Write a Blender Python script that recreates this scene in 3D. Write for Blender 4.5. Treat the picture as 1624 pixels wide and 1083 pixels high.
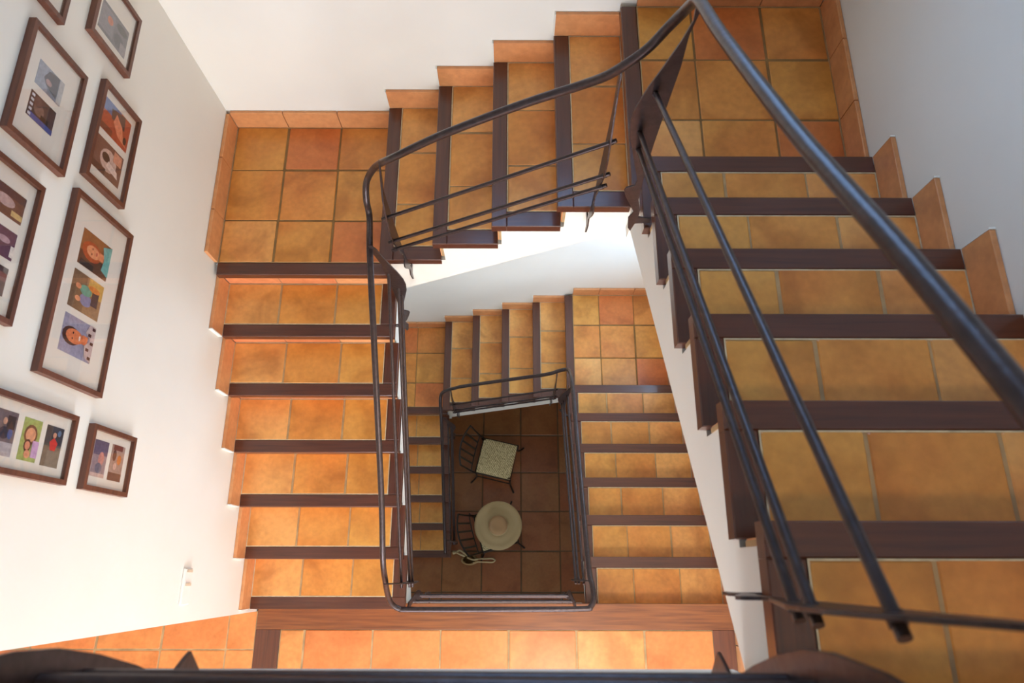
import bpy, bmesh, math, random
from math import sin, cos, pi, radians
from mathutils import Vector, Matrix

for o in list(bpy.data.objects):
    bpy.data.objects.remove(o)
sc = bpy.context.scene
COL = sc.collection
rnd = random.Random(11)

# ------------------------------------------------------------------ measures
H = 0.17                      # riser, upper storey
S = 3.2163                    # storey below: drop from middle floor to ground steps
H2 = S / 19.0
G_L, G_B, G_R, G_LL = 0.26935, 0.2744, 0.26828, 0.256
XA, XB1, YB, YA = 0.881, 0.849, 2.485, 1.619
YR1, XR, XB = 1.6354, 2.795, 1.9476
NW, SW = 0.066, 0.0724        # nosing and side strip widths
YE = YR1 - 6 * G_R            # edge of the middle and top floors at the well
ZT = 19 * H                   # top floor
ZG = H2 - S                   # ground floor
CEIL = 5.85
OH = 0.025                    # overhang

# ------------------------------------------------------------------ camera
FPX = 1091.776
tilt, roll, pan = 0.3227389, 0.0016939, -0.0008190
cam_d = bpy.data.cameras.new('camera')
cam_d.sensor_width = 36.0
cam_d.lens = FPX / 1624 * 36
cam_d.clip_start = 0.02
cam_d.dof.use_dof = True
cam_d.dof.focus_distance = 3.6
cam_d.dof.aperture_fstop = 4.5
cam = bpy.data.objects.new('camera', cam_d)
COL.objects.link(cam)
Rm = Matrix.Rotation(pan, 3, 'Y') @ Matrix.Rotation(tilt, 3, 'X') @ Matrix.Rotation(roll, 3, 'Z')
cam.matrix_world = Matrix.Translation((1.485437, 0.203811, 4.363959)) @ Rm.to_4x4()
sc.camera = cam

# ------------------------------------------------------------------ world and light
w = bpy.data.worlds.new('world'); sc.world = w; w.use_nodes = True
bgn = w.node_tree.nodes['Background']
bgn.inputs[0].default_value = (0.30, 0.56, 1.0, 1); bgn.inputs[1].default_value = 5.5
sc.view_settings.view_transform = 'Standard'
sc.view_settings.look = 'None'
sc.view_settings.exposure = 0.0
sc.view_settings.gamma = 1.0
sc.view_settings.use_curve_mapping = False

def area(name, loc, aim, sx, sy, power, col):
    d = bpy.data.lights.new(name, 'AREA'); d.shape = 'RECTANGLE'
    d.size, d.size_y, d.energy, d.color = sx, sy, power, col
    o = bpy.data.objects.new(name, d); COL.objects.link(o); o.location = loc
    o.rotation_euler = (Vector(aim) - Vector(loc)).to_track_quat('-Z', 'Y').to_euler()
    return o
area('daylight_back_window', (1.65, 2.85, 3.85), (1.55, 1.6, 3.0), 1.1, 1.2, 12, (0.34, 0.60, 1.0))
area('daylight_hall_window', (1.3, -3.45, 1.75), (1.2, 0, 0.9), 2.6, 1.5, 166, (1.0, 0.95, 0.92))
area('daylight_landing_window', (XR + 0.55, 2.05, 0.62), (1.9, 1.7, -1.1), 0.9, 1.2, 78, (0.50, 0.74, 1.0))
area('ground_fill_light', (1.4, -3.5, ZG + 1.7), (1.4, 0.8, ZG), 1.6, 1.1, 36, (1.0, 0.92, 0.80))  # added fill to brighten the chairs and floor at the bottom
area('daylight_top_window', (0.2, -3.5, 4.75), (0.8, 2.4, 2.2), 2.4, 1.3, 26, (0.36, 0.64, 1.0))
HALL_FILL = (1.9, -0.75, 2.71)
area('hall_fill_light', (HALL_FILL[0], HALL_FILL[1], HALL_FILL[2] - 0.05), (1.95, 0.1, 0), 0.45, 0.45, 30, (1.0, 0.93, 0.84))  # added fill for the lower right steps, from an unseen lamp
FILL_LAMP = (2.1, -0.7, 5.72)
area('ceiling_fill_light', (FILL_LAMP[0], FILL_LAMP[1], FILL_LAMP[2] - 0.08), (FILL_LAMP[0] - .5, FILL_LAMP[1] + 1.5, 2), 0.34, 0.34, 14, (1.0, 0.74, 0.42))  # added warm fill for the upper walls, source out of view

# ------------------------------------------------------------------ materials
def mat(name):
    m = bpy.data.materials.new(name); m.use_nodes = True
    nt = m.node_tree; b = nt.nodes['Principled BSDF']
    return m, nt, b
def N(nt, t, **kw):
    n = nt.nodes.new(t)
    for k, v in kw.items(): setattr(n, k, v)
    return n
def ramp(nt, stops):
    r = N(nt, 'ShaderNodeValToRGB'); e = r.color_ramp.elements
    while len(e) < len(stops): e.new(0.5)
    for i, (p, c) in enumerate(stops): e[i].position = p; e[i].color = (*c, 1)
    return r
def hexc(r, g, b):
    f = lambda c: (c / 255 / 12.92) if c / 255 <= 0.04045 else ((c / 255 + 0.055) / 1.055) ** 2.4
    return (f(r), f(g), f(b))

def terracotta(name, stops, mott=0.35, rough=0.34):
    m, nt, b = mat(name); L = nt.links.new
    geo = N(nt, 'ShaderNodeNewGeometry')
    r = ramp(nt, stops); r.color_ramp.interpolation = 'LINEAR'
    L(geo.outputs['Random Per Island'], r.inputs[0])
    # soft cloudy patches inside each tile
    vm = N(nt, 'ShaderNodeVectorMath', operation='SCALE'); vm.inputs['Scale'].default_value = 31.0
    cmb = N(nt, 'ShaderNodeCombineXYZ')
    for i in range(3): L(geo.outputs['Random Per Island'], cmb.inputs[i])
    L(cmb.outputs[0], vm.inputs[0])
    add = N(nt, 'ShaderNodeVectorMath', operation='ADD')
    L(geo.outputs['Position'], add.inputs[0]); L(vm.outputs[0], add.inputs[1])
    n1 = N(nt, 'ShaderNodeTexNoise'); n1.inputs['Scale'].default_value = 4.5; n1.inputs['Detail'].default_value = 3
    n1.inputs['Distortion'].default_value = 0.6
    L(add.outputs[0], n1.inputs['Vector'])
    c1 = ramp(nt, [(0.34, (0.60, 0.50, 0.38)), (0.50, (1.0, 1.0, 1.0)), (0.66, (1.16, 1.24, 1.35))])
    L(n1.outputs[0], c1.inputs[0])
    mx = N(nt, 'ShaderNodeMix', data_type='RGBA', blend_type='MULTIPLY'); mx.inputs[0].default_value = mott * 1.6
    # some clay burnt redder in broad patches
    n0 = N(nt, 'ShaderNodeTexNoise'); n0.inputs['Scale'].default_value = 2.6; n0.inputs['Detail'].default_value = 2
    L(add.outputs[0], n0.inputs['Vector'])
    c0 = ramp(nt, [(0.48, (1.0, 1.0, 1.0)), (0.64, (0.94, 0.76, 0.70))]); L(n0.outputs[0], c0.inputs[0])
    m0 = N(nt, 'ShaderNodeMix', data_type='RGBA', blend_type='MULTIPLY'); m0.inputs[0].default_value = mott * 2.0
    L(r.outputs[0], m0.inputs[6]); L(c0.outputs[0], m0.inputs[7])
    L(m0.outputs[2], mx.inputs[6]); L(c1.outputs[0], mx.inputs[7])
    n2 = N(nt, 'ShaderNodeTexNoise'); n2.inputs['Scale'].default_value = 38; n2.inputs['Detail'].default_value = 5
    L(add.outputs[0], n2.inputs['Vector'])
    c2 = ramp(nt, [(0.3, (0.85, 0.82, 0.8)), (0.7, (1.08, 1.08, 1.08))])
    L(n2.outputs[0], c2.inputs[0])
    m2 = N(nt, 'ShaderNodeMix', data_type='RGBA', blend_type='MULTIPLY'); m2.inputs[0].default_value = 0.7
    L(mx.outputs[2], m2.inputs[6]); L(c2.outputs[0], m2.inputs[7])
    L(m2.outputs[2], b.inputs['Base Color'])
    b.inputs['Roughness'].default_value = rough
    bp = N(nt, 'ShaderNodeBump'); bp.inputs['Strength'].default_value = 0.14; bp.inputs['Distance'].default_value = 0.01
    L(n1.outputs[0], bp.inputs['Height']); L(bp.outputs[0], b.inputs['Normal'])
    return m
GOLD = hexc(212, 153, 72); AMBER = hexc(218, 143, 66); ORNG = hexc(218, 133, 70); RUST = hexc(206, 120, 64); PALE = hexc(228, 168, 94)
M_TILE = terracotta('terracotta_stair_tile', [(0.0, GOLD), (0.25, AMBER), (0.45, GOLD), (0.62, ORNG), (0.78, PALE), (0.9, RUST), (1.0, AMBER)])
M_FLOOR = terracotta('terracotta_floor_tile', [(0.0, hexc(224, 138, 78)), (0.3, hexc(228, 146, 82)), (0.6, hexc(230, 158, 90)), (0.8, hexc(222, 132, 74)), (1.0, hexc(226, 150, 84))], 0.25)
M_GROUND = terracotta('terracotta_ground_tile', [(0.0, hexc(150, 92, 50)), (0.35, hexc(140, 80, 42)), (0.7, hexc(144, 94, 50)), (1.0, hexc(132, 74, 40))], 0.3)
M_SKIRT = terracotta('terracotta_skirting_tile', [(0.0, hexc(220, 156, 108)), (0.4, hexc(218, 166, 108)), (0.7, hexc(212, 140, 92)), (1.0, hexc(222, 174, 118))], 0.2)
M_RISER = terracotta('terracotta_riser_tile', [(0.0, hexc(226, 146, 96)), (0.5, hexc(222, 136, 88)), (1.0, hexc(230, 166, 112))], 0.25)

def plain(name, c, rough=0.6, metal=0.0, noise=0.0, scale=20.0, bump=0.0, coat=0.0, spec=None):
    m, nt, b = mat(name); L = nt.links.new
    b.inputs['Roughness'].default_value = rough; b.inputs['Metallic'].default_value = metal
    b.inputs['Base Color'].default_value = (*c, 1)
    if coat: b.inputs['Coat Weight'].default_value = coat; b.inputs['Coat Roughness'].default_value = 0.12
    if spec is not None: b.inputs['Specular IOR Level'].default_value = spec
    geo = N(nt, 'ShaderNodeNewGeometry')
    n = N(nt, 'ShaderNodeTexNoise'); n.inputs['Scale'].default_value = scale; n.inputs['Detail'].default_value = 4
    L(geo.outputs['Position'], n.inputs['Vector'])
    if noise:
        r = ramp(nt, [(0.3, tuple(x * (1 - noise) for x in c)), (0.7, tuple(min(1, x * (1 + noise)) for x in c))])
        L(n.outputs[0], r.inputs[0]); L(r.outputs[0], b.inputs['Base Color'])
    if bump:
        bp = N(nt, 'ShaderNodeBump'); bp.inputs['Strength'].default_value = bump; bp.inputs['Distance'].default_value = 0.01
        L(n.outputs[0], bp.inputs['Height']); L(bp.outputs[0], b.inputs['Normal'])
    return m
M_GROUT = plain('grout', hexc(176, 146, 104), 0.85, noise=0.25, scale=14)
M_LIME = plain('lime_joint', hexc(206, 190, 156), 0.85, noise=0.18, scale=40)
M_GROUTB = plain('brown_grout', hexc(136, 104, 62), 0.88, noise=0.25, scale=14)
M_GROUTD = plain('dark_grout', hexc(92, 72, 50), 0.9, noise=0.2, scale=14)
M_PLASTER = plain('white_plaster', hexc(234, 232, 222), 0.8, noise=0.02, scale=2.5, bump=0.06)
M_IRON = plain('wrought_iron', hexc(66, 55, 54), 0.32, metal=0.55, noise=0.22, scale=60, bump=0.08)
M_MATBOARD = plain('mat_board', hexc(232, 226, 214), 0.7, noise=0.01)
M_SWITCH = plain('switch_plastic', hexc(240, 238, 230), 0.35)
M_BEIGE = plain('switch_key_beige', hexc(212, 196, 170), 0.4)
M_CHAIRIRON = plain('chair_iron', hexc(44, 36, 30), 0.45, metal=0.4)
M_ROPE = plain('straw_rope', hexc(206, 186, 140), 0.85, noise=0.25, scale=160, bump=0.4)
M_BASKET = plain('woven_basket', hexc(158, 128, 82), 0.9, noise=0.35, scale=120, bump=0.5)

def wood(name, axis, dark, light, rough=0.34, coat=0.38):
    m, nt, b = mat(name); L = nt.links.new
    geo = N(nt, 'ShaderNodeNewGeometry'); mp = N(nt, 'ShaderNodeMapping')
    s = [44.0, 44.0, 44.0]; s['xyz'.index(axis)] = 2.2
    mp.inputs['Scale'].default_value = s
    L(geo.outputs['Position'], mp.inputs['Vector'])
    n = N(nt, 'ShaderNodeTexNoise'); n.inputs['Scale'].default_value = 1.6; n.inputs['Detail'].default_value = 8
    n.inputs['Distortion'].default_value = 0.3
    L(mp.outputs[0], n.inputs['Vector'])
    r = ramp(nt, [(0.25, dark), (0.5, tuple((a + c) / 2 for a, c in zip(dark, light))), (0.8, light)])
    L(n.outputs[0], r.inputs[0])
    hs = N(nt, 'ShaderNodeHueSaturation')
    mr = N(nt, 'ShaderNodeMapRange'); mr.inputs[3].default_value = 0.75; mr.inputs[4].default_value = 1.25
    L(geo.outputs['Random Per Island'], mr.inputs[0]); L(mr.outputs[0], hs.inputs['Value'])
    L(r.outputs[0], hs.inputs['Color']); L(hs.outputs[0], b.inputs['Base Color'])
    b.inputs['Roughness'].default_value = rough
    b.inputs['Coat Weight'].default_value = coat; b.inputs['Coat Roughness'].default_value = 0.13
    return m
WD, WL = hexc(66, 36, 26), hexc(98, 54, 36)
M_WX = wood('dark_wood_along_x', 'x', WD, WL)
M_WY = wood('dark_wood_along_y', 'y', WD, WL)
M_BAND = wood('wood_floor_band', 'x', hexc(112, 62, 36), hexc(166, 100, 52), 0.36)
M_BANDY = wood('wood_floor_band_side', 'y', hexc(84, 48, 36), hexc(116, 68, 46), 0.36)
M_FRAME = wood('walnut_frame', 'y', hexc(78, 44, 32), hexc(110, 66, 48), 0.45, 0.1)

def glass_mat():
    m = bpy.data.materials.new('thin_glass'); m.use_nodes = True
    nt = m.node_tree; nt.nodes.clear(); L = nt.links.new
    o = N(nt, 'ShaderNodeOutputMaterial'); mx = N(nt, 'ShaderNodeMixShader'); lw = N(nt, 'ShaderNodeLayerWeight'); lw.inputs[0].default_value = 0.5
    pw = N(nt, 'ShaderNodeMath', operation='POWER'); pw.inputs[1].default_value = 4.0
    f = N(nt, 'ShaderNodeMath', operation='MULTIPLY_ADD'); f.inputs[1].default_value = 0.9; f.inputs[2].default_value = 0.035
    nt.links.new(lw.outputs['Facing'], pw.inputs[0]); nt.links.new(pw.outputs[0], f.inputs[0])
    t = N(nt, 'ShaderNodeBsdfTransparent'); g = N(nt, 'ShaderNodeBsdfGlossy'); g.inputs['Roughness'].default_value = 0.02
    L(f.outputs[0], mx.inputs[0]); L(t.outputs[0], mx.inputs[1]); L(g.outputs[0], mx.inputs[2]); L(mx.outputs[0], o.inputs[0])
    return m
M_GLASS = glass_mat()

def weave(name, c1, c2, freq, kind):
    m, nt, b = mat(name); L = nt.links.new
    tc = N(nt, 'ShaderNodeTexCoord')
    wv = N(nt, 'ShaderNodeTexWave'); wv.wave_type = kind
    if kind == 'RINGS': wv.rings_direction = 'Z'
    else: wv.bands_direction = 'DIAGONAL'
    wv.inputs['Scale'].default_value = freq; wv.inputs['Distortion'].default_value = 1.0 if kind == 'RINGS' else 6.0
    wv.inputs['Detail'].default_value = 2; wv.inputs['Detail Scale'].default_value = 3.0
    L(tc.outputs['Object'], wv.inputs['Vector'])
    r = ramp(nt, [(0.1, c1), (0.75, c2)]); L(wv.outputs[0], r.inputs[0]); L(r.outputs[0], b.inputs['Base Color'])
    b.inputs['Roughness'].default_value = 0.85
    bp = N(nt, 'ShaderNodeBump'); bp.inputs['Strength'].default_value = 0.5; bp.inputs['Distance'].default_value = 0.004
    L(wv.outputs[0], bp.inputs['Height']); L(bp.outputs[0], b.inputs['Normal'])
    return m
M_RUSH = weave('woven_rush', hexc(150, 134, 92), hexc(226, 212, 164), 26, 'BANDS')
M_STRAW = weave('hat_straw', hexc(172, 148, 104), hexc(214, 190, 142), 44, 'RINGS')
M_STRAWC = weave('hat_crown_straw', hexc(176, 136, 92), hexc(206, 168, 122), 44, 'RINGS')

# ------------------------------------------------------------------ mesh helpers
class MB:
    def __init__(s): s.v = []; s.f = []; s.m = []; s.smooth = []
    def add(s, vs, fs, mi=0, sm=False):
        o = len(s.v); s.v += [tuple(p) for p in vs]
        for f in fs: s.f.append([i + o for i in f]); s.m.append(mi); s.smooth.append(sm)
    def box(s, x0, x1, y0, y1, z0, z1, mi=0, ch=0.0, T=None):
        x0, x1 = min(x0, x1), max(x0, x1); y0, y1 = min(y0, y1), max(y0, y1); z0, z1 = min(z0, z1), max(z0, z1)
        if ch <= 0:
            vs = [(x0,y0,z0),(x1,y0,z0),(x1,y1,z0),(x0,y1,z0),(x0,y0,z1),(x1,y0,z1),(x1,y1,z1),(x0,y1,z1)]
            fs = [(3,2,1,0),(4,5,6,7),(0,1,5,4),(1,2,6,5),(2,3,7,6),(3,0,4,7)]
        else:
            c = ch
            lo = [(x0,y0),(x1,y0),(x1,y1),(x0,y1)]; hi = [(x0+c,y0+c),(x1-c,y0+c),(x1-c,y1-c),(x0+c,y1-c)]
            vs = [(a,b,z0) for a,b in lo] + [(a,b,z1-c) for a,b in lo] + [(a,b,z1) for a,b in hi]
            fs = [(3,2,1,0),(8,9,10,11)]
            for i in range(4):
                j = (i+1) % 4; fs += [(i,j,4+j,4+i),(4+i,4+j,8+j,8+i)]
        if T: vs = [T(p) for p in vs]
        s.add(vs, fs, mi)
    def prism(s, poly, fn, d0, d1, mi=0):
        # poly: 2D list; fn(u,v,d)->3D
        n = len(poly); vs = [fn(u, v, d0) for u, v in poly] + [fn(u, v, d1) for u, v in poly]
        fs = [tuple(range(n))[::-1], tuple(range(n, 2*n))] + [(i, (i+1) % n, n+(i+1) % n, n+i) for i in range(n)]
        s.add(vs, fs, mi)
    def tube(s, pts, r, seg=10, mi=0, caps=True):
        pts = [Vector(p) for p in pts]; n = len(pts)
        rr = r if isinstance(r, (list, tuple)) else [r] * n
        tang = []
        for i in range(n):
            t = pts[min(i+1, n-1)] - pts[max(i-1, 0)]
            tang.append(t.normalized())
        up = Vector((0, 0, 1)) if abs(tang[0].z) < 0.9 else Vector((1, 0, 0))
        a = tang[0].cross(up).normalized(); vs = []
        for i in range(n):
            a = (a - tang[i] * a.dot(tang[i])).normalized(); b = tang[i].cross(a)
            for k in range(seg):
                th = 2*pi*k/seg; vs.append(pts[i] + (a*cos(th) + b*sin(th)) * rr[i])
        fs = []
        for i in range(n-1):
            for k in range(seg):
                k2 = (k+1) % seg; fs.append((i*seg+k, i*seg+k2, (i+1)*seg+k2, (i+1)*seg+k))
        s.add(vs, fs, mi, True)
        if caps:
            s.add(vs[:seg], [tuple(range(seg))[::-1]], mi); s.add(vs[-seg:], [tuple(range(seg))], mi)
    def lathe(s, prof, seg=48, c=(0,0,0), mi=0):
        vs = []
        for r, z in prof:
            for k in range(seg): th = 2*pi*k/seg; vs.append((c[0]+r*cos(th), c[1]+r*sin(th), c[2]+z))
        fs = [(i*seg+k, i*seg+(k+1) % seg, (i+1)*seg+(k+1) % seg, (i+1)*seg+k) for i in range(len(prof)-1) for k in range(seg)]
        s.add(vs, fs, mi, True)
    def build(s, name, mats, parent=None, origin=None, bevel=0.0):
        me = bpy.data.meshes.new(name)
        vs = s.v
        o = bpy.data.objects.new(name, me); COL.objects.link(o)
        if origin is not None: vs = [tuple(Vector(p) - Vector(origin)) for p in vs]
        me.from_pydata(vs, [], s.f)
        for m in (mats if isinstance(mats, (list, tuple)) else [mats]): me.materials.append(m)
        me.polygons.foreach_set('material_index', s.m); me.polygons.foreach_set('use_smooth', s.smooth)
        bm = bmesh.new(); bm.from_mesh(me); bmesh.ops.recalc_face_normals(bm, faces=bm.faces); bm.to_mesh(me); bm.free()
        me.update()
        if origin is not None: o.location = origin
        if parent: set_parent(o, parent)
        if bevel:
            b = o.modifiers.new('bevel', 'BEVEL'); b.width = bevel; b.segments = 2; b.limit_method = 'ANGLE'
        return o
def wloc(o):
    l = Vector(o.location)
    while o.parent: o = o.parent; l += o.location
    return l
def set_parent(o, p):
    # parents here are unrotated, so only the offset is taken out
    l = wloc(p); o.parent = p; o.location = Vector(o.location) - l
def empty(name, loc, label, cat, group=None):
    o = bpy.data.objects.new(name, None); COL.objects.link(o); o.location = loc; o.empty_display_size = 0.1
    tag(o, label, cat, group); return o
def tag(o, label, cat, group=None):
    o['label'] = label; o['category'] = cat
    if group: o['group'] = group
def struct(mb, name, mats, label=None, bevel=0):
    o = mb.build(name, mats, bevel=bevel); o['kind'] = 'structure'
    if label: o['label'] = label
    return o

# tiles laid as separate chamfered slabs on a grout bed, all in one mesh
def tile_field(mb, cuts_a, cuts_b, z, T, gap=0.009, th=0.018, bed=True, bead=False, jit=0.0025):
    a0, a1, b0, b1 = cuts_a[0], cuts_a[-1], cuts_b[0], cuts_b[-1]
    if bed: mb.box(a0, a1, b0, b1, z - th - 0.004, z - 0.003, 1, T=T)
    if bead:
        zb = z - 0.0012; e = 0.0042
        for r4 in ((a0, a0+e, b0, b1), (a1-e, a1, b0, b1), (a0+e, a1-e, b0, b0+e), (a0+e, a1-e, b1-e, b1)): mb.box(*r4, z - th, zb, 2, T=T)
    for i in range(len(cuts_a) - 1):
        for j in range(len(cuts_b) - 1):
            g = gap / 2
            j4 = [rnd.uniform(-jit, jit) for _ in range(4)]
            pa0 = cuts_a[i] + (g if i else 0.004) + j4[0]; pa1 = cuts_a[i+1] - (g if i < len(cuts_a)-2 else 0.004) + j4[1]
            pb0 = cuts_b[j] + (g if j else 0.003) + j4[2]; pb1 = cuts_b[j+1] - (g if j < len(cuts_b)-2 else 0.004) + j4[3]
            if pa1 - pa0 < 0.01 or pb1 - pb0 < 0.01: continue
            c, r = 0.003, 0.0035
            zt = z + rnd.uniform(-0.0006, 0.0006)
            def ring(ins, zz):
                x0, x1, y0, y1 = pa0+ins, pa1-ins, pb0+ins, pb1-ins
                return [(x0+r,y0,zz),(x1-r,y0,zz),(x1,y0+r,zz),(x1,y1-r,zz),(x1-r,y1,zz),(x0+r,y1,zz),(x0,y1-r,zz),(x0,y0+r,zz)]
            vs = ring(0, z-th) + ring(0, zt-c) + ring(c, zt)
            fs = [tuple(range(16, 24))]
            for k in range(8):
                k2 = (k+1) % 8; fs += [(k, k2, 8+k2, 8+k), (8+k, 8+k2, 16+k2, 16+k)]
            mb.add([T(p) for p in vs], fs, 0)

# ------------------------------------------------------------------ SETTING
WT = 0.15
xl, xr, yb = -0.018, XR + 0.018, YB + 0.018
# window holes: list of (u0,u1,z0,z1)
def wall_with_holes(u0, u1, z0, z1, holes, fn, name):
    mb = MB(); us = sorted({u0, u1, *[h[0] for h in holes], *[h[1] for h in holes]}); zs = sorted({z0, z1, *[h[2] for h in holes], *[h[3] for h in holes]})
    for a, b in zip(us, us[1:]):
        for c, d in zip(zs, zs[1:]):
            if any(h[0] <= a and b <= h[1] and h[2] <= c and d <= h[3] for h in holes): continue
            fn(mb, a, b, c, d)
    return struct(mb, name, M_PLASTER)
BW = (1.1, 2.2, 3.2, 4.5)
wall_with_holes(xl - WT, xr + WT, ZG - 0.3, CEIL, [BW], lambda m, a, b, c, d: m.box(a, b, yb, yb + WT, c, d), 'wall_back')
mb = MB(); mb.box(xl - WT, xl, -0.02, yb, ZG - 0.3, CEIL); struct(mb, 'wall_left', M_PLASTER)
LW = (1.75, 2.35, -0.25, 0.95)
wall_with_holes(-3.3, yb, ZG - 0.3, CEIL, [LW], lambda m, a, b, c, d: m.box(xr, xr + WT, a, b, c, d), 'wall_right')
HW, TW, GW = (0.0, 2.6, 1.0, 2.5), (-1.0, 1.4, 4.1, 5.4), (0.6, 2.2, ZG + 1.15, ZG + 2.25)
wall_with_holes(-3.1, xr + WT, ZG - 0.3, CEIL, [HW, TW, GW], lambda m, a, b, c, d: m.box(a, b, -3.45, -3.3, c, d), 'wall_front')
mb = MB(); mb.box(-3.1, -2.95, -3.3, -0.02, ZG - 0.3, CEIL); struct(mb, 'wall_hall_left', M_PLASTER)
mb = MB(); mb.box(-2.95, xl - WT, -0.02, 0.13, ZG - 0.3, CEIL); struct(mb, 'wall_hall_back', M_PLASTER)
mb = MB(); mb.box(-3.1, xr + WT, -3.45, yb + WT, CEIL, CEIL + 0.12); struct(mb, 'ceiling', M_PLASTER)
lamp = empty('added_ceiling_lamp', FILL_LAMP, 'added unseen fill lamp, round, over the top floor', 'lamp')  # fixture added to go with the warm fill
def window(n, x0, x1, z0, z1, y, lab):
    mb = MB(); t = 0.05
    for a, b, c, d in ((x0, x0+t, z0, z1), (x1-t, x1, z0, z1), (x0+t, x1-t, z0, z0+t), (x0+t, x1-t, z1-t, z1), ((x0+x1)/2-.025, (x0+x1)/2+.025, z0+t, z1-t)):
        mb.box(a, b, y-0.03, y+0.03, c, d)
    f = mb.build('window_%d' % n, M_FRAME); f['kind'] = 'structure'; f['label'] = lab
    g = MB(); g.box(x0+t, x1-t, y-0.003, y+0.003, z0+t, z1-t); g.build('pane', M_GLASS, f)
window(1, *BW, yb + 0.09, 'window high on the back wall')
mb = MB()
for a, b, c, d in ((1.75, 1.80, -.25, .95), (2.30, 2.35, -.25, .95), (1.80, 2.30, -.25, -.20), (1.80, 2.30, .90, .95)): mb.box(xr + .05, xr + .11, a, b, c, d)
f4 = struct(mb, 'window_4', M_FRAME, 'window of the lower landing in the right wall')
mb = MB(); mb.box(xr + .077, xr + .083, 1.80, 2.30, -.20, .90); mb.build('pane', M_GLASS, f4)
window(2, *HW, -3.38, 'window of the middle floor hall')
window(5, *GW, -3.38, 'added unseen window to brighten the ground floor')  # opening added to let the ground floor fill in
window(3, *TW, -3.38, 'window of the top floor hall')

mb = MB(); mb.lathe([(0.001, CEIL-5.72), (0.19, CEIL-5.72), (0.19, 0.0), (0.17, -0.02), (0.001, -0.02)], 32, FILL_LAMP)
lb = mb.build('added_lamp_body', plain('lamp_white', hexc(235, 232, 225), 0.5)); set_parent(lb, lamp)
hl = empty('added_hall_lamp', HALL_FILL, 'added unseen fill lamp, flat and round, under the middle floor hall ceiling', 'lamp')  # fixture added to go with the hall fill
mb = MB(); mb.lathe([(0.001, 0.079), (0.26, 0.079), (0.26, 0.0), (0.24, -0.02), (0.001, -0.02)], 32, HALL_FILL)
lb = mb.build('added_lamp_body', lb.data.materials[0]); set_parent(lb, hl)
I = lambda p: p
def grid(lo, hi, origin, step):
    c = [lo]; k = math.ceil((lo - origin) / step + 1e-6); x = origin + k*step
    while x < hi - 0.01:
        if x > lo + 0.02: c.append(x)
        x += step
    c.append(hi); return c
# ground floor
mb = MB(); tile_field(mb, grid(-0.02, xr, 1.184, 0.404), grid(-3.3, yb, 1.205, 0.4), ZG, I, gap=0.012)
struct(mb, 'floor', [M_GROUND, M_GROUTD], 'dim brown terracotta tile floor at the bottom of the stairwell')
mb = MB(); mb.box(-3.1, xr, -3.3, yb, ZG - 0.3, ZG - 0.023); struct(mb, 'floor', M_GROUTD)
# middle and top floors
def storey_floor(z, thick, label):
    mb = MB(); mb.box(-2.95, xl, -3.3, -0.021, z - thick, z - 0.045); mb.box(xl, XB, -3.3, 0.012, z - thick, z - 0.045); mb.box(XB, xr, -3.3, -0.0155, z - thick, z - 0.045)
    mb.box(-2.95, xr, -3.3, -0.06, z - 0.045, z - 0.023)
    if z == 0.0: mb.box(xl, XA - 0.022, 0.012, OH + 0.016, z - thick, z - 0.045)
    struct(mb, 'floor', M_PLASTER, 'white plastered floor slab edge')
    mb = MB()
    tile_field(mb, grid(0.135, 2.668, 0.278, 0.398), grid(-3.3, -0.121, -0.53, 0.4), z, I, gap=0.010)
    tile_field(mb, grid(-2.95, -0.009, -0.172, 0.38), grid(-3.3, -0.02, -0.228, 0.4), z, I, gap=0.010)
    struct(mb, 'floor', [M_FLOOR, M_GROUT], label)
    mb = MB()
    mb.box(-0.009, XR - 0.0, -0.119, YE, z - 0.044, z + 0.001)
    struct(mb, 'trim_1', M_BAND, 'wooden band along the well edge', 0.003)
    mb = MB(); mb.box(-0.009, 0.133, -1.6, -0.1195, z - 0.022, z + 0.001); mb.box(2.668, XR, -1.6, -0.1195, z - 0.022, z + 0.001)
    struct(mb, 'trim_2', M_BANDY, 'wooden side bands of the tiled floor', 0.002)
storey_floor(0.0, 0.46, 'bright orange terracotta tile floor in front of the stairwell')
storey_floor(ZT, 0.44, 'terracotta tile floor of the top storey')
mb = MB()
for a, b in zip(grid(-3.3, -0.13, -0.5, 0.3), grid(-3.3, -0.13, -0.5, 0.3)[1:]):
    for z in (0.0, ZT): mb.box(XR + 0.0005, xr, a + .003, b - .003, z, z + 0.12)
struct(mb, 'baseboard_right', M_SKIRT)

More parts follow.
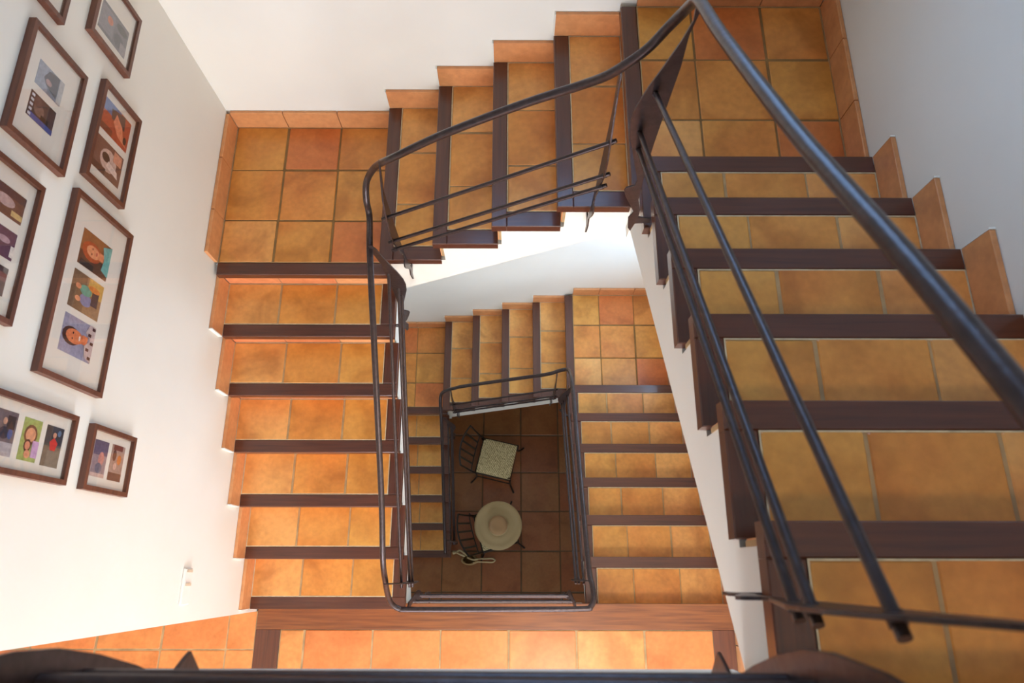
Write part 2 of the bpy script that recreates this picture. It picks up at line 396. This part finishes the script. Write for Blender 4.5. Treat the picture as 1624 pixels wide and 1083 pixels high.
# ------------------------------------------------------------------ STAIRS
def frame_fn(kind, base_a):
    # local (a along the ascent, b from the wall to the well, z) -> world
    if kind == 'L': return lambda p: (p[1], base_a + p[0], p[2])
    if kind == 'B': return lambda p: (base_a + p[0], YB - p[1], p[2])
    return lambda p: (XR - p[1], base_a - p[0], p[2])
SPL = {'L': (0.278, 0.57), 'B': (0.27, 0.565), 'R': (0.255, 0.545)}
def build_flight(kind, k0, k1, start, going, h, zoff, W, label, bottom, last_is_landing=True, zfloor=None, drop=0.44):
    """steps k0..k1; k1 is the nosing of the landing or floor above"""
    grainn = M_WY if kind == 'B' else M_WX
    grains = M_WX if kind == 'B' else M_WY
    F0 = frame_fn(kind, start)
    root = empty('stair_flight', F0((0, W/2, (k0-1)*h + zoff)), label, 'stairs')
    spl = SPL[kind]
    for k in range(k0, k1 + 1):
        a0 = (k - k0) * going; z = k*h + zoff
        T = lambda p, a0=a0: F0((p[0] + a0, p[1], p[2]))
        step = bpy.data.objects.new('step', None); COL.objects.link(step); step.location = F0((a0, W/2, z - h)); set_parent(step, root)
        step.empty_display_size = 0.05
        if k < k1 or last_is_landing:
            mb = MB(); mb.box(0, NW, 0.0, W, z - 0.045, z, 0, 0.003, T); mb.build('nosing', grainn, step)
        if k < k1:
            mb = MB(); mb.box(NW + 0.0005, going + OH, W - SW, W, z - 0.045, z, 0, 0.003, T); mb.build('side_strip', grains, step)
            mb = MB(); tile_field(mb, [NW + 0.0005, going + OH - 0.001], [0.0, spl[0], spl[1], W - SW - 0.001], z, T, bead=True)
            mb.build('tread', [M_TILE, M_GROUT, M_LIME], step)
            mb = MB(); mb.box(0.003, going + OH - 0.002, -0.0175, 0.0, z, z + h - 0.047, 0, 0.002, T); mb.box(-0.003, 0.0025, -0.0175, 0.001, z + 0.001, z + h - 0.046, 1, 0, T); mb.build('skirting_tile', [M_SKIRT, M_PLASTER], step)
        mb = MB(); c = [0.0, spl[0], spl[1], W - 0.02]
        for u, v in zip(c, c[1:]): mb.box(OH, OH + 0.014, u + 0.003, v - 0.003, z - h + 0.001, z - 0.045, T=T)
        mb.box(OH + 0.004, OH + 0.016, 0, W - 0.02, z - h + 0.001, z - 0.045, 1, T=T)
        mb.build('riser', [M_RISER, M_GROUT], step)
    # plastered body: saw-tooth top, sloping soffit
    line = lambda a: k0*h + zoff + a * h / going - drop
    mb = MB()
    for k in range(k0, k1 + 1):
        a0 = (k - k0) * going + OH + 0.016; a1 = a0 + going
        if k == k1:
            if kind != 'R': break
            a1 = a0 + 0.001
        zt = k*h + zoff
        za, zb = line(a0), line(a1)
        if zfloor is not None: za, zb = max(za, zfloor), max(zb, zfloor)
        mb.prism([(a0, za), (a1, zb), (a1, zt - 0.0455), (a0, zt - 0.0455)], lambda u, v, d: F0((u, d, v)), -0.017, W - 0.022)
        if k < k1: mb.box(a0, a1 - 0.016, -0.017, W - SW - 0.001, zt - 0.0455, zt - 0.0225, 0, 0, F0)
    mb.build('plastered_body', M_PLASTER, root)
    return root

def landing(x0, x1, y0, y1, z, cutsx, cutsy, label, thick=0.40, skx=None, wallside='L'):
    root = empty('stair_landing', ((x0+x1)/2, (y0+y1)/2, z - thick), label, 'landing')
    mb = MB(); tile_field(mb, cutsx, cutsy, z, I, bead=True); mb.build('tile_floor', [M_TILE, M_GROUTB, M_GROUT], root)
    mb = MB()
    if wallside == 'L':
        mb.box(xl + 0.001, x1 + 0.014, y0 - NW + 0.042, yb - 0.001, z - thick, z - 0.046)
        mb.box(xl + 0.001, x1 - 0.001, y0 + 0.001, yb - 0.001, z - 0.046, z - 0.0225)
    else:
        mb.box(x0 - NW + 0.042, xr - 0.001, y0, yb - 0.001, z - thick, z - 0.046)
        mb.box(x0 + 0.001, xr - 0.001, y0, yb - 0.001, z - 0.046, z - 0.0225)
    mb.build('plastered_slab', M_PLASTER, root)
    # skirting: back wall and side wall
    for u, v in zip(cutsx, cutsx[1:]):
        if v - u < 0.09: continue
        m = MB(); m.box(u + 0.002, v - 0.002, YB, YB + 0.0175, z, z + 0.123, 0, 0.003); m.build('skirting_tile', M_SKIRT, root)
    for u, v in zip(cutsy, cutsy[1:]):
        m = MB()
        if wallside == 'L': m.box(-0.0175, 0.0, u + 0.002, v - 0.002, z, z + 0.123, 0, 0.003)
        else: m.box(XR, XR + 0.0175, u + 0.002, v - 0.002, z, z + 0.123, 0, 0.003)
        m.build('skirting_tile', M_SKIRT, root)
    return root

def storey(zoff, h, gl, y0l, k0, tags, zfl):
    build_flight('L', k0, 7, y0l, gl, h, zoff, XA, tags[0], None, zfloor=zfl)
    z = 7*h + zoff
    yn = y0l + (7 - k0)*gl + NW
    landing(0, XB1 + OH, yn, YB, z, [0, 0.278, 0.565, XB1 + OH - 0.002], [yn + 0.001, 1.921, 2.22, YB], tags[1], wallside='L')
    build_flight('B', 8, 12, XB1, G_B, h, zoff, YB - YA, tags[2], None)
    z = 12*h + zoff
    landing(XB1 + 4*G_B + NW, XR, YR1 - OH - 0.0155, YB, z, [XB1 + 4*G_B + NW + 0.001, 2.24, 2.537, XR], [YR1 - OH + 0.001, 1.916, 2.209, YB], tags[3], wallside='R')
    build_flight('R', 13, 19, YR1, G_R, h, zoff, XR - XB, tags[4], None, last_is_landing=False)
storey(0.0, H, G_L, 0.0, 1, [
    'left flight of brightly lit terracotta steps rising along the wall with framed pictures',
    'square terracotta landing in the corner at the top of the left flight',
    'short upper flight of five steps rising along the white back wall',
    'upper terracotta landing in the far right corner beside the beige wall',
    'large shadowed right flight with wooden nosings climbing to the top floor'], None)
storey(-S, H2, G_LL, 0.339, 2, [
    'lowest dim flight of narrow terracotta steps rising from the ground floor',
    'lower landing seen through the well at the top of the lowest flight',
    'lower back flight of five small steps seen through the well',
    'bright orange lower landing seen between the back wall and right flight soffit',
    'lower right flight of sunlit orange steps climbing to the middle floor'], ZG)

# ------------------------------------------------------------------ RAILING
rail = empty('stair_railing', (XA, YE, ZG), 'continuous dark wrought-iron railing with three thin bars winding around the whole stairwell', 'railing')
def smooth_path(pts, n=8):
    P = [Vector(p) for p in pts]; P = [2*P[0]-P[1]] + P + [2*P[-1]-P[-2]]; out = []
    for i in range(1, len(P)-2):
        for k in range(n):
            t = k/n; p0, p1, p2, p3 = P[i-1:i+3]
            out.append(0.5*((2*p1) + (-p0+p2)*t + (2*p0-5*p1+4*p2-p3)*t*t + (-p0+3*p1-3*p2+p3)*t**3))
    out.append(P[-2]); return out
zL = lambda y: H + H/G_L*y
zB = lambda x: 8*H + H/G_B*(x - XB1)
zR = lambda y: 13*H + H/G_R*(YR1 - y)
zLl = lambda y: -S + 2*H2 + H2/G_LL*(y - 0.339)
zBl = lambda x: -S + 8*H2 + H2/G_B*(x - XB1)
zRl = lambda y: -S + 13*H2 + H2/G_R*(YR1 - y)
HH = 0.80
lower = [(0.897, 0.36, zLl(0.36)+HH-0.03), (0.897, 0.42, zLl(0.42)+HH), (0.896, 0.9, zLl(0.9)+HH), (0.895, 1.35, zLl(1.35)+HH), (0.893, 1.50, -1.27), (0.902, 1.585, -1.18), (0.945, 1.604, -1.10),
         (1.025, 1.599, -0.995), (1.12, 1.592, zBl(1.12)+HH), (1.45, 1.586, zBl(1.45)+HH), (1.74, 1.58, zBl(1.74)+HH), (1.83, 1.576, -0.40), (1.882, 1.567, -0.34), (1.893, 1.50, -0.21),
         (1.89, 1.35, zRl(1.35)+HH), (1.885, 0.8, zRl(0.8)+HH), (1.882, 0.25, zRl(0.25)+HH), (1.889, 0.14, 0.745), (1.891, 0.085, 0.785), (1.872, 0.046, 0.80), (1.82, 0.034, 0.80)]
mid = [(1.4, 0.031, 0.80), (1.0, 0.030, 0.80), (0.945, 0.034, 0.803), (0.912, 0.058, 0.835), (0.902, 0.105, 0.90), (0.905, 0.165, 1.0), (0.910, 0.26, zL(0.26)+HH-0.01)]
upper = [(0.918, 0.5, zL(0.5)+HH), (0.918, 1.0, zL(1.0)+HH), (0.914, 1.4, zL(1.4)+HH-.02), (0.892, 1.60, 1.80), (0.890, 1.645, 1.87), (0.899, 1.678, 1.935), (0.925, 1.686, 2.00), (0.978, 1.658, 2.11), (1.071, 1.588, 2.27),
         (1.25, 1.581, zB(1.25)+HH), (1.5, 1.578, zB(1.5)+HH), (1.68, 1.56, 2.68), (1.75, 1.53, 2.76), (1.80, 1.515, 2.83), (1.845, 1.513, 2.89), (1.88, 1.513, 2.96), (1.903, 1.497, 3.03), (1.904, 1.455, 3.10), (1.893, 1.38, 3.18),
         (1.888, 1.174, zR(1.174)+HH+.0), (1.889, 0.8, zR(0.8)+HH-.01), (1.889, 0.5, zR(0.5)+HH), (1.889, 0.25, zR(0.25)+HH), (1.885, 0.12, 3.97), (1.87, 0.05, 4.03), (1.80, 0.034, 4.04), (1.3, 0.034, 4.04), (0.6, 0.034, 4.04), (0.0, 0.034, 4.04)]
mb = MB(); mb.tube(smooth_path(lower + mid + upper), 0.0135, 12); mb.build('handrail', M_IRON, rail)

# leaf shaped baluster, (out, height above the nosing line)
def leaf_profile(ho, s=1.0, top=HH):
    o = [(ho+.008, top), (.062, .76), (.074, .70), (.096, .62), (.120, .54), (.138, .46), (.141, .40), (.134, .34), (.112, .26), (.088, .17), (.072, .11), (.074, .08), (.100, .065), (.104, .05), (.092, .01), (.066, -.05), (.050, -.09), (.062, -.13), (.052, -.20), (.040, -.225), (.032, -.17), (-.018, -.165),
         (-.020, -.135), (.028, -.125), (.030, -.075), (.047, -.01), (.052, .08), (.056, .16), (.058, .30), (.057, .45), (.055, .62), (ho+.002, .72), (ho-.006, top)]
    return [(ho + (a-ho)*s if b > -.02 else a, b) for a, b in o]
TOPLEAF = [(.018, HH), (.05, .74), (.078, .62), (.098, .50), (.104, .40), (.100, .33), (.086, .25), (.064, .16), (.046, .10), (.036, .055), (.058, .012), (.064, -.002), (.056, -.012), (.026, -.05), (.006, -.09), (-.018, -.12), (-.02, -.06), (.010, -.03), (.028, .04), (.032, .2), (.030, .45), (.018, .66), (.002, HH)]
def leaf(P, ho, s=1.0, t=0.003, prof=None):
    """P(out, z, d) -> world"""
    mb = MB(); poly = prof or leaf_profile(ho, s)
    mb.prism(poly, P, -t, t); return mb.build('baluster', M_IRON, rail, bevel=0.001)
def bar(p0, p1, r=0.0075):
    p0, p1 = Vector(p0), Vector(p1); mb = MB(); mb.tube([p0, p1], r, 10)
    o = mb.build('crossbar', M_IRON, rail)
    d = (p1 - p0).normalized()
    for q in (p0 + d*0.02, p1 - d*0.02):
        n = MB(); n.tube([q - d*0.006, q + d*0.006], r*1.4, 6); n.build('collar', M_IRON, o)
    return o
LV = (.52, .355, .275)
def side_run(edge, sgn, zf, y0, y1, outs, ho, s=1.0):
    for y in (y0, y1): leaf(lambda u, v, d, y=y: (edge + sgn*u, y + d, zf(y) + v), ho, s)
    for o, lv in zip(outs, LV): bar((edge + sgn*o, y0 - .02, zf(y0-.02) + lv), (edge + sgn*o, y1 + .02, zf(y1+.02) + lv))
def cross_run(edge, sgn, zf, x0, x1, outs, ho, s=1.0, tops=(None, None)):
    for x, tp in ((x0, tops[0]), (x1, tops[1])):
        pf = None
        if tp:
            pf = [(tp[1] + (.008 if u > ho else -.004), tp[0]) if v > .75 else (u, v) for u, v in leaf_profile(ho, s) if not (.68 < v < .77)]
            pf = [(u, v) for i, (u, v) in enumerate(pf) if i == 0 or (u, v) != pf[i-1]]
        leaf(lambda u, v, d, x=x: (x + d, edge + sgn*u, zf(x) + v), ho, s, prof=pf)
    for o, lv in zip(outs, LV): bar((x0 - .02, edge + sgn*o, zf(x0-.02) + lv), (x1 + .02, edge + sgn*o, zf(x1+.02) + lv))
side_run(XA, 1, zL, 0.15, 1.44, (.066, .084, .088), .035, 0.85)
cross_run(YA, -1, zB, 1.0, 1.80, (.108, .126, .122), .035, tops=((.728, -.012), None))
side_run(XB, -1, zR, 0.165, 1.36, (.098, .108, .098), .058)
side_run(XA, 1, zLl, 0.47, 1.44, (.045, .06, .065), .018, 0.7)
cross_run(YA, -1, zBl, 1.0, 1.82, (.094, .105, .105), .033, 0.9)
side_run(XB, -1, zRl, 0.16, 1.38, (.070, .082, .092), .060, 0.85)
cross_run(YE, 1, lambda x: 0.0, 0.985, 1.80, (.032, .056, .046), .006, 0.58)
for x in (1.0, 1.80): leaf(lambda u, v, d, x=x: (x + d, YE + u, ZT + v), .010, prof=TOPLEAF)
for x in (0.2,): leaf(lambda u, v, d, x=x: (x + d, YE + u, ZT + v), .010, prof=TOPLEAF)
for a, b, lv in ((.058, .050, .52), (.0765, .0630, .355), (.068, .060, .275)):
    bar((0.1, YE + a, ZT + lv), (1.84, YE + b, ZT + lv), 0.0095)

# ------------------------------------------------------------------ PICTURES on the left wall
_cols = {}
def cmat(c):
    if c not in _cols: _cols[c] = plain('photo_print_%02x%02x%02x' % c, hexc(*c), 0.5, noise=0.18, scale=90)
    return _cols[c]
def ell(cx, cy, rx, ry, n=14, rot=0.0):
    return [(cx + rx*cos(t)*cos(rot) - ry*sin(t)*sin(rot), cy + rx*cos(t)*sin(rot) + ry*sin(t)*cos(rot)) for t in [2*pi*k/n for k in range(n)]]
R_ = lambda a, b, c, d: [(a, c), (b, c), (b, d), (a, d)]
FX = 0.006      # front face of the frames
def picture(y0, y1, z0, z1, photos, label, fw=0.017):
    root = empty('picture_frame', (xl, (y0+y1)/2, z0), label, 'picture', 'framed photographs on the left wall')
    mb = MB(); D = lambda p: p
    # mitred frame of four mouldings
    out = [(y0, z0), (y1, z0), (y1, z1), (y0, z1)]; inn = [(y0+fw, z0+fw), (y1-fw, z0+fw), (y1-fw, z1-fw), (y0+fw, z1-fw)]
    for i in range(4):
        j = (i+1) % 4; q = [out[i], out[j], inn[j], inn[i]]
        mb.prism(q, lambda u, v, d: (d, u, v), xl + 0.0005, FX)
    mb.build('frame', M_FRAME, root)
    mb = MB(); mb.box(xl + 0.002, xl + 0.010, y0+fw, y1-fw, z0+fw, z1-fw); mb.build('mat_board', M_MATBOARD, root)
    xb = xl + 0.010
    for (a, b, c, d), items in photos:
        mats, m = [], MB()
        m.box(xb - 0.001, xb + 0.0008, a, b, c, d, 0); lay = 0.0008
        mats.append(cmat(items[0]))
        for col, poly in items[1:]:
            lay += 0.00025
            pp = [(a + min(1, max(0, u))*(b-a), c + min(1, max(0, v))*(d-c)) for u, v in poly]
            mt = cmat(col)
            if mt not in mats: mats.append(mt)
            m.prism(pp, lambda u, v, dd: (dd, u, v), xb + lay - 0.0002, xb + lay, mats.index(mt))
        m.build('photo_print', mats, root)
    mb = MB(); mb.box(FX - 0.006, FX - 0.0045, y0+fw, y1-fw, z0+fw, z1-fw); mb.build('glass_pane', M_GLASS, root)
    return root
# u = to the right (+y), v = up (+z) on the wall
portrait_girl = [(150, 96, 52), ((92, 60, 38), R_(0, .4, 0, 1)), ((176, 78, 34), ell(.5, .62, .27, .33)), ((224, 150, 104), ell(.52, .58, .17, .23)), ((110, 48, 30), ell(.45, .62, .03, .02)), ((110, 48, 30), ell(.6, .62, .03, .02)), ((190, 80, 70), ell(.53, .47, .06, .02)),
                 ((226, 142, 98), R_(.42, .64, .22, .38)), ((110, 176, 168), [(.1, 0), (.2, .25), (.5, .2), (.85, .3), (1, 0)]), ((40, 34, 34), R_(0, .16, .5, .95))]
family = [(156, 120, 88), ((120, 92, 66), R_(0, 1, .55, 1)), ((208, 168, 88), R_(.55, 1, 0, .5)), ((128, 132, 170), ell(.36, .5, .17, .2)), ((222, 150, 110), ell(.3, .75, .07, .09)), ((92, 160, 140), ell(.6, .55, .14, .2)),
          ((218, 140, 100), ell(.62, .8, .07, .09)), ((52, 44, 60), R_(.3, .75, .12, .34)), ((214, 130, 60), ell(.74, .3, .08, .2))]
portrait_boy = [(152, 150, 172), ((60, 30, 26), ell(.48, .7, .24, .28)), ((216, 122, 74), ell(.5, .6, .19, .27)), ((60, 30, 26), ell(.43, .66, .03, .02)), ((60, 30, 26), ell(.58, .66, .03, .02)), ((236, 220, 210), ell(.51, .45, .07, .025)),
                ((212, 114, 68), R_(.4, .64, .2, .38)), ((196, 176, 172), [(0, 0), (.12, .22), (.38, .28), (.6, .12), (.75, .3), (1, .2), (1, 0)])] + [((72, 30, 36), R_(.08 + .2*i, .16 + .2*i, .02 + .1*(i % 2), .12 + .1*(i % 2))) for i in range(5)]
lodge = [(120, 134, 152), ((150, 160, 176), R_(0, 1, .55, 1)), ((86, 92, 104), [(.1, .2), (.3, .62), (.5, .75), (.9, .6), (1, .2)]), ((168, 140, 140), ell(.45, .55, .12, .12)), ((176, 178, 180), R_(0, 1, 0, .18))]
crowd = [(74, 56, 56), ((130, 104, 96), ell(.5, .6, .24, .2)), ((40, 32, 38), R_(0, .4, .2, .5)), ((66, 84, 150), R_(.0, .2, .0, .9)), ((96, 72, 70), ell(.75, .7, .2, .16))] + [((210, 214, 220), R_(.04 + .19*i, .14 + .19*i, .86, .97)) for i in range(5)]
hall_shot = [(98, 98, 104), ((124, 120, 126), R_(.1, .9, .5, 1)), ((196, 108, 70), ell(.6, .66, .14, .1)), ((70, 72, 82), ell(.3, .3, .22, .16)), ((140, 132, 136), R_(0, .35, 0, .22)), ((50, 52, 60), ell(.75, .25, .14, .2))]
skaters = [(176, 74, 48), ((88, 116, 168), R_(.62, 1, .4, 1)), ((62, 56, 60), [(.55, .2), (1, .25), (.85, .75), (.55, .7)]), ((226, 138, 104), [(.1, .05), (.3, .2), (.6, .3), (.82, .55), (.5, .62), (.2, .4)]), ((120, 56, 40), R_(0, .2, .6, 1)), ((40, 34, 34), ell(.28, .14, .12, .06))]
scooter = [(120, 84, 74), ((206, 176, 162), ell(.5, .5, .34, .3)), ((60, 42, 40), ell(.55, .6, .14, .14)), ((230, 208, 196), [(.2, .1), (.4, .15), (.5, .5), (.3, .55)]), ((214, 150, 124), R_(.62, .95, .06, .36)), ((84, 54, 48), R_(0, .2, .55, 1))]
dinner = [(112, 72, 60), ((190, 160, 156), ell(.5, .5, .2, .26)), ((150, 82, 74), ell(.3, .72, .1, .12)), ((84, 56, 60), R_(.7, 1, 0, 1)), ((206, 176, 120), R_(.1, .3, .0, .3))]
party = [(96, 60, 84), ((226, 214, 160), ell(.25, .8, .14, .12)), ((180, 150, 160), ell(.6, .3, .12, .16)), ((62, 40, 70), ell(.45, .55, .2, .16)), ((210, 150, 130), ell(.75, .75, .1, .12)), ((230, 220, 210), R_(.1, .5, 0, .1))]
table_shot = [(132, 84, 78), ((100, 74, 66), R_(0, .5, 0, 1)), ((186, 138, 120), ell(.6, .55, .16, .2)), ((70, 46, 50), R_(.8, 1, 0, 1))]
street = [(110, 96, 100), ((176, 168, 170), R_(0, .3, 0, 1)), ((46, 44, 62), ell(.5, .55, .14, .26)), ((66, 90, 150), ell(.5, .25, .12, .12)), ((206, 158, 132), ell(.76, .6, .08, .1)), ((50, 36, 40), R_(.6, .9, .1, .5))]
trio = [(160, 172, 96), ((120, 76, 52), ell(.62, .52, .24, .36)), ((220, 156, 118), ell(.62, .52, .17, .27)), ((96, 60, 44), ell(.36, .6, .15, .2)), ((214, 140, 106), ell(.36, .6, .1, .14)), ((200, 160, 196), R_(.1, .5, .0, .35)), ((216, 146, 112), ell(.16, .55, .1, .16))]
red_dress = [(86, 84, 80), ((130, 112, 92), R_(0, .5, 0, 1)), ((54, 56, 66), R_(.55, 1, 0, 1)), ((206, 52, 44), [(.4, .35), (.6, .25), (.72, .5), (.6, .72), (.4, .62)]), ((216, 158, 128), ell(.78, .5, .07, .1)), ((96, 120, 150), ell(.85, .25, .08, .1))]
beach = [(150, 132, 138), ((96, 86, 112), R_(.6, 1, 0, 1)), ((196, 132, 122), ell(.5, .4, .2, .2)), ((110, 106, 124), ell(.25, .5, .14, .24)), ((206, 176, 166), R_(.0, .1, 0, 1))]
garden = [(168, 140, 128), ((110, 72, 60), R_(0, .22, 0, 1)), ((200, 120, 62), ell(.6, .35, .14, .16)), ((90, 56, 52), ell(.7, .75, .16, .14)), ((214, 176, 160), ell(.4, .62, .1, .12)), ((116, 62, 52), R_(.85, 1, .2, .9))]

picture(2.012, 2.290, 2.157, 2.415, [((2.070, 2.192, 2.197, 2.372), hall_shot)], 'small framed grey photo, nearest the back corner of the left wall')
picture(1.440, 1.838, 2.373, 2.650, [((1.655, 1.743, 2.455, 2.578), lodge), ((1.538, 1.626, 2.460, 2.581), crowd)], 'framed pair of blue-grey group photos with a wide mat, upper left')
picture(1.514, 1.911, 2.028, 2.280, [((1.735, 1.863, 2.069, 2.243), skaters), ((1.576, 1.705, 2.072, 2.245), scooter)], 'framed pair of photos, one with a blue sky over red ground')
picture(0.890, 1.357, 2.441, 2.700, [((1.198, 1.286, 2.490, 2.650), dinner), ((1.078, 1.165, 2.491, 2.650), party), ((0.965, 1.052, 2.492, 2.650), table_shot)], 'framed row of three purple-brown party photos cut by the left picture edge')
picture(0.796, 1.448, 1.936, 2.295, [((1.212, 1.344, 2.032, 2.206), portrait_girl), ((1.054, 1.188, 2.033, 2.209), family), ((0.897, 1.029, 2.031, 2.208), portrait_boy)], 'largest frame with three square photos, girl, family and smiling boy')
picture(0.473, 0.706, 2.040, 2.447, [((0.524, 0.656, 2.311, 2.396), street), ((0.524, 0.654, 2.198, 2.282), trio), ((0.522, 0.652, 2.087, 2.173), red_dress)], 'framed row of three upright photos including a red dress, low on the wall')
picture(0.473, 0.703, 1.656, 1.945, [((0.525, 0.655, 1.816, 1.904), beach), ((0.524, 0.656, 1.704, 1.792), garden)], 'small square frame with two photos, closest to the stairs')
picture(1.915, 2.200, 2.535, 2.820, [((1.98, 2.13, 2.60, 2.75), beach)], 'partly cropped small frame at the very top left corner')

# light switch
sw = empty('light_switch', (xl, 0.137, 0.96), 'white double light switch low on the left wall below the pictures', 'switch')
mb = MB(); mb.box(xl + 0.0003, xl + 0.012, 0.058, 0.216, 0.955, 1.037); mb.build('switch_plate', M_SWITCH, sw, bevel=0.003)
for y in (0.146, 0.205):
    mb = MB(); mb.box(xl + 0.0125, xl + 0.018, y - 0.006, y + 0.006, 0.972, 1.020); mb.build('switch_key', M_BEIGE, sw)

# ------------------------------------------------------------------ GROUND FLOOR FURNITURE
def chair(cx, cy, ang, label):
    root = empty('rush_seat_chair', (cx, cy, ZG), label, 'chair')
    root.rotation_euler = (0, 0, ang)
    def part(mb, name, m, par=root, bev=0):
        o = mb.build(name, m, bevel=bev); o.parent = par; return o
    hw, zs = 0.172, 0.45
    mb = MB(); n = 12
    # slightly domed woven pad
    vs = []; fs = []
    for i in range(n+1):
        for j in range(n+1):
            u, v = -1 + 2*i/n, -1 + 2*j/n
            vs.append((u*hw, v*hw, zs + 0.014*(1-u**4)*(1-v**4) + 0.004*max(abs(u), abs(v))))
    for i in range(n):
        for j in range(n): a = i*(n+1)+j; fs.append((a, a+n+1, a+n+2, a+1))
    mb.add(vs, fs, 0, True)
    mb.box(-hw, hw, -hw, hw, zs - 0.03, zs + 0.004)
    part(mb, 'seat', M_RUSH)
    mb = MB(); c = hw + 0.008
    mb.tube([(-c, -c, zs-.03), (c, -c, zs-.03), (c, c, zs-.03), (-c, c, zs-.03), (-c, -c, zs-.03)], 0.008, 8)
    part(mb, 'seat_frame', M_CHAIRIRON)
    for sx, sy in ((1, 1), (1, -1), (-1, 1), (-1, -1)):
        mb = MB(); x, y = sx*c, sy*c
        mb.tube(smooth_path([(x, y, zs-.03), (x - sx*.004, y - sy*.004, .3), (x + sx*.0, y + sy*.0, .12), (x + sx*.025, y + sy*.03, .035), (x + sx*.045, y + sy*.055, .010), (x + sx*.052, y + sy*.065, .012)], 5), 0.009, 8)
        part(mb, 'leg', M_CHAIRIRON)
    # curved back that leans away
    def bk(v, h):     # v across -1..1, h height 0..1
        return (-c - 0.02 - 0.10*h - 0.045*(1 - v*v)*h, v*(hw + 0.008 + 0.012*h), zs - 0.02 + 0.42*h)
    for s_ in (-1, 1):
        mb = MB(); mb.tube([(-c, s_*c, zs-.03)] + [bk(s_, t/6) for t in range(1, 7)], 0.0085, 8); part(mb, 'back_post', M_CHAIRIRON)
    for h in (1.0, 0.18):
        mb = MB(); mb.tube([bk(-1 + 2*t/12, h) for t in range(13)], 0.0085 if h == 1 else 0.006, 8); part(mb, 'back_rail', M_CHAIRIRON)
    for v in (-.6, -.2, .2, .6):
        mb = MB(); q = [bk(v, .18 + .82*t/4) for t in range(5)]
        for a, b in zip(q, q[1:]):
            mb.add([(a[0], a[1]-.009, a[2]), (a[0], a[1]+.009, a[2]), (b[0], b[1]+.009, b[2]), (b[0], b[1]-.009, b[2]),
                    (a[0]-.004, a[1]-.009, a[2]), (a[0]-.004, a[1]+.009, a[2]), (b[0]-.004, b[1]+.009, b[2]), (b[0]-.004, b[1]-.009, b[2])],
                   [(0,1,2,3), (7,6,5,4), (0,3,7,4), (1,5,6,2), (0,4,5,1), (3,2,6,7)])
        part(mb, 'back_slat', M_CHAIRIRON)
    for sy in (-1, 1):
        mb = MB(); mb.tube([(-c, sy*c, .17), (c, sy*c, .17)], 0.006, 8); part(mb, 'stretcher', M_CHAIRIRON)
    return root
chair(1.34, 1.284, radians(-13), 'iron chair with empty woven rush seat on the ground floor')
chair(1.335, 0.606, radians(16), 'iron chair on the ground floor with a straw hat covering its seat')

hat = empty('straw_hat', (1.359, 0.632, ZG + 0.468), 'wide-brimmed round straw hat lying on a chair seat', 'hat')
mb = MB(); prof = []
for i in range(15):
    t = i/14; r = 0.090 + (0.232 - 0.090)*t
    prof.append((r, 0.012 + 0.004*sin(t*9) - 0.018*max(0, t-.75)*1.5))
top = prof[:]; bot = [(r, z - 0.004) for r, z in reversed(prof)]
mb.lathe(top + bot + [top[0]], 64)
brim = mb.build('brim', M_STRAW); brim.parent = hat
mb = MB()
mb.lathe([(0.097, 0.012), (0.092, 0.04), (0.087, 0.070), (0.079, 0.082), (0.060, 0.088), (0.038, 0.082), (0.014, 0.078), (0.0001, 0.078)], 48)
cr = mb.build('crown', M_STRAWC); cr.parent = hat
mb = MB(); mb.lathe([(0.0975, 0.012), (0.100, 0.014), (0.0965, 0.032), (0.0935, 0.032)], 48)
hb = mb.build('hat_band', M_ROPE); hb.parent = hat

bag = empty('straw_bag', (1.065, 0.318, ZG), 'dark woven bag with pale rope handles beside the hat chair', 'bag')
def bpart(mb, name, m):
    o = mb.build(name, m); o.parent = bag; return o
mb = MB(); seg = 28; vs = []; prof = [(0.6, 0.0), (0.95, 0.03), (1.05, 0.08), (0.95, 0.13), (0.8, 0.15), (0.74, 0.15), (0.86, 0.12), (0.9, 0.05), (0.55, 0.012)]
for r, z in prof:
    for k in range(seg): t = 2*pi*k/seg; vs.append((0.085*r*cos(t), 0.052*r*sin(t), z))
fs = [(i*seg+k, i*seg+(k+1) % seg, (i+1)*seg+(k+1) % seg, (i+1)*seg+k) for i in range(len(prof)-1) for k in range(seg)]
mb.add(vs, fs, 0, True); mb.add(vs[:seg], [tuple(range(seg))[::-1]]); mb.add(vs[-seg:], [tuple(range(seg))])
bpart(mb, 'basket_body', M_BASKET)
mb = MB(); mb.tube(smooth_path([(-.05, .035, .15), (-.09, .05, .17), (-.13, .07, .13), (-.165, .08, .06), (-.17, .06, .02), (-.14, .075, .05), (-.10, .09, .10), (-.05, .06, .15), (-.02, .04, .155)], 6), 0.0085, 8)
bpart(mb, 'handle', M_ROPE)
mb = MB(); mb.tube(smooth_path([(-.02, .02, .15), (.04, .0, .17), (.10, .01, .12), (.16, .012, .05), (.22, .015, .014), (.255, .0, .012), (.23, -.022, .014), (.16, -.02, .03), (.09, -.02, .10), (.04, -.03, .15)], 6), 0.0075, 8)
bpart(mb, 'handle', M_ROPE)
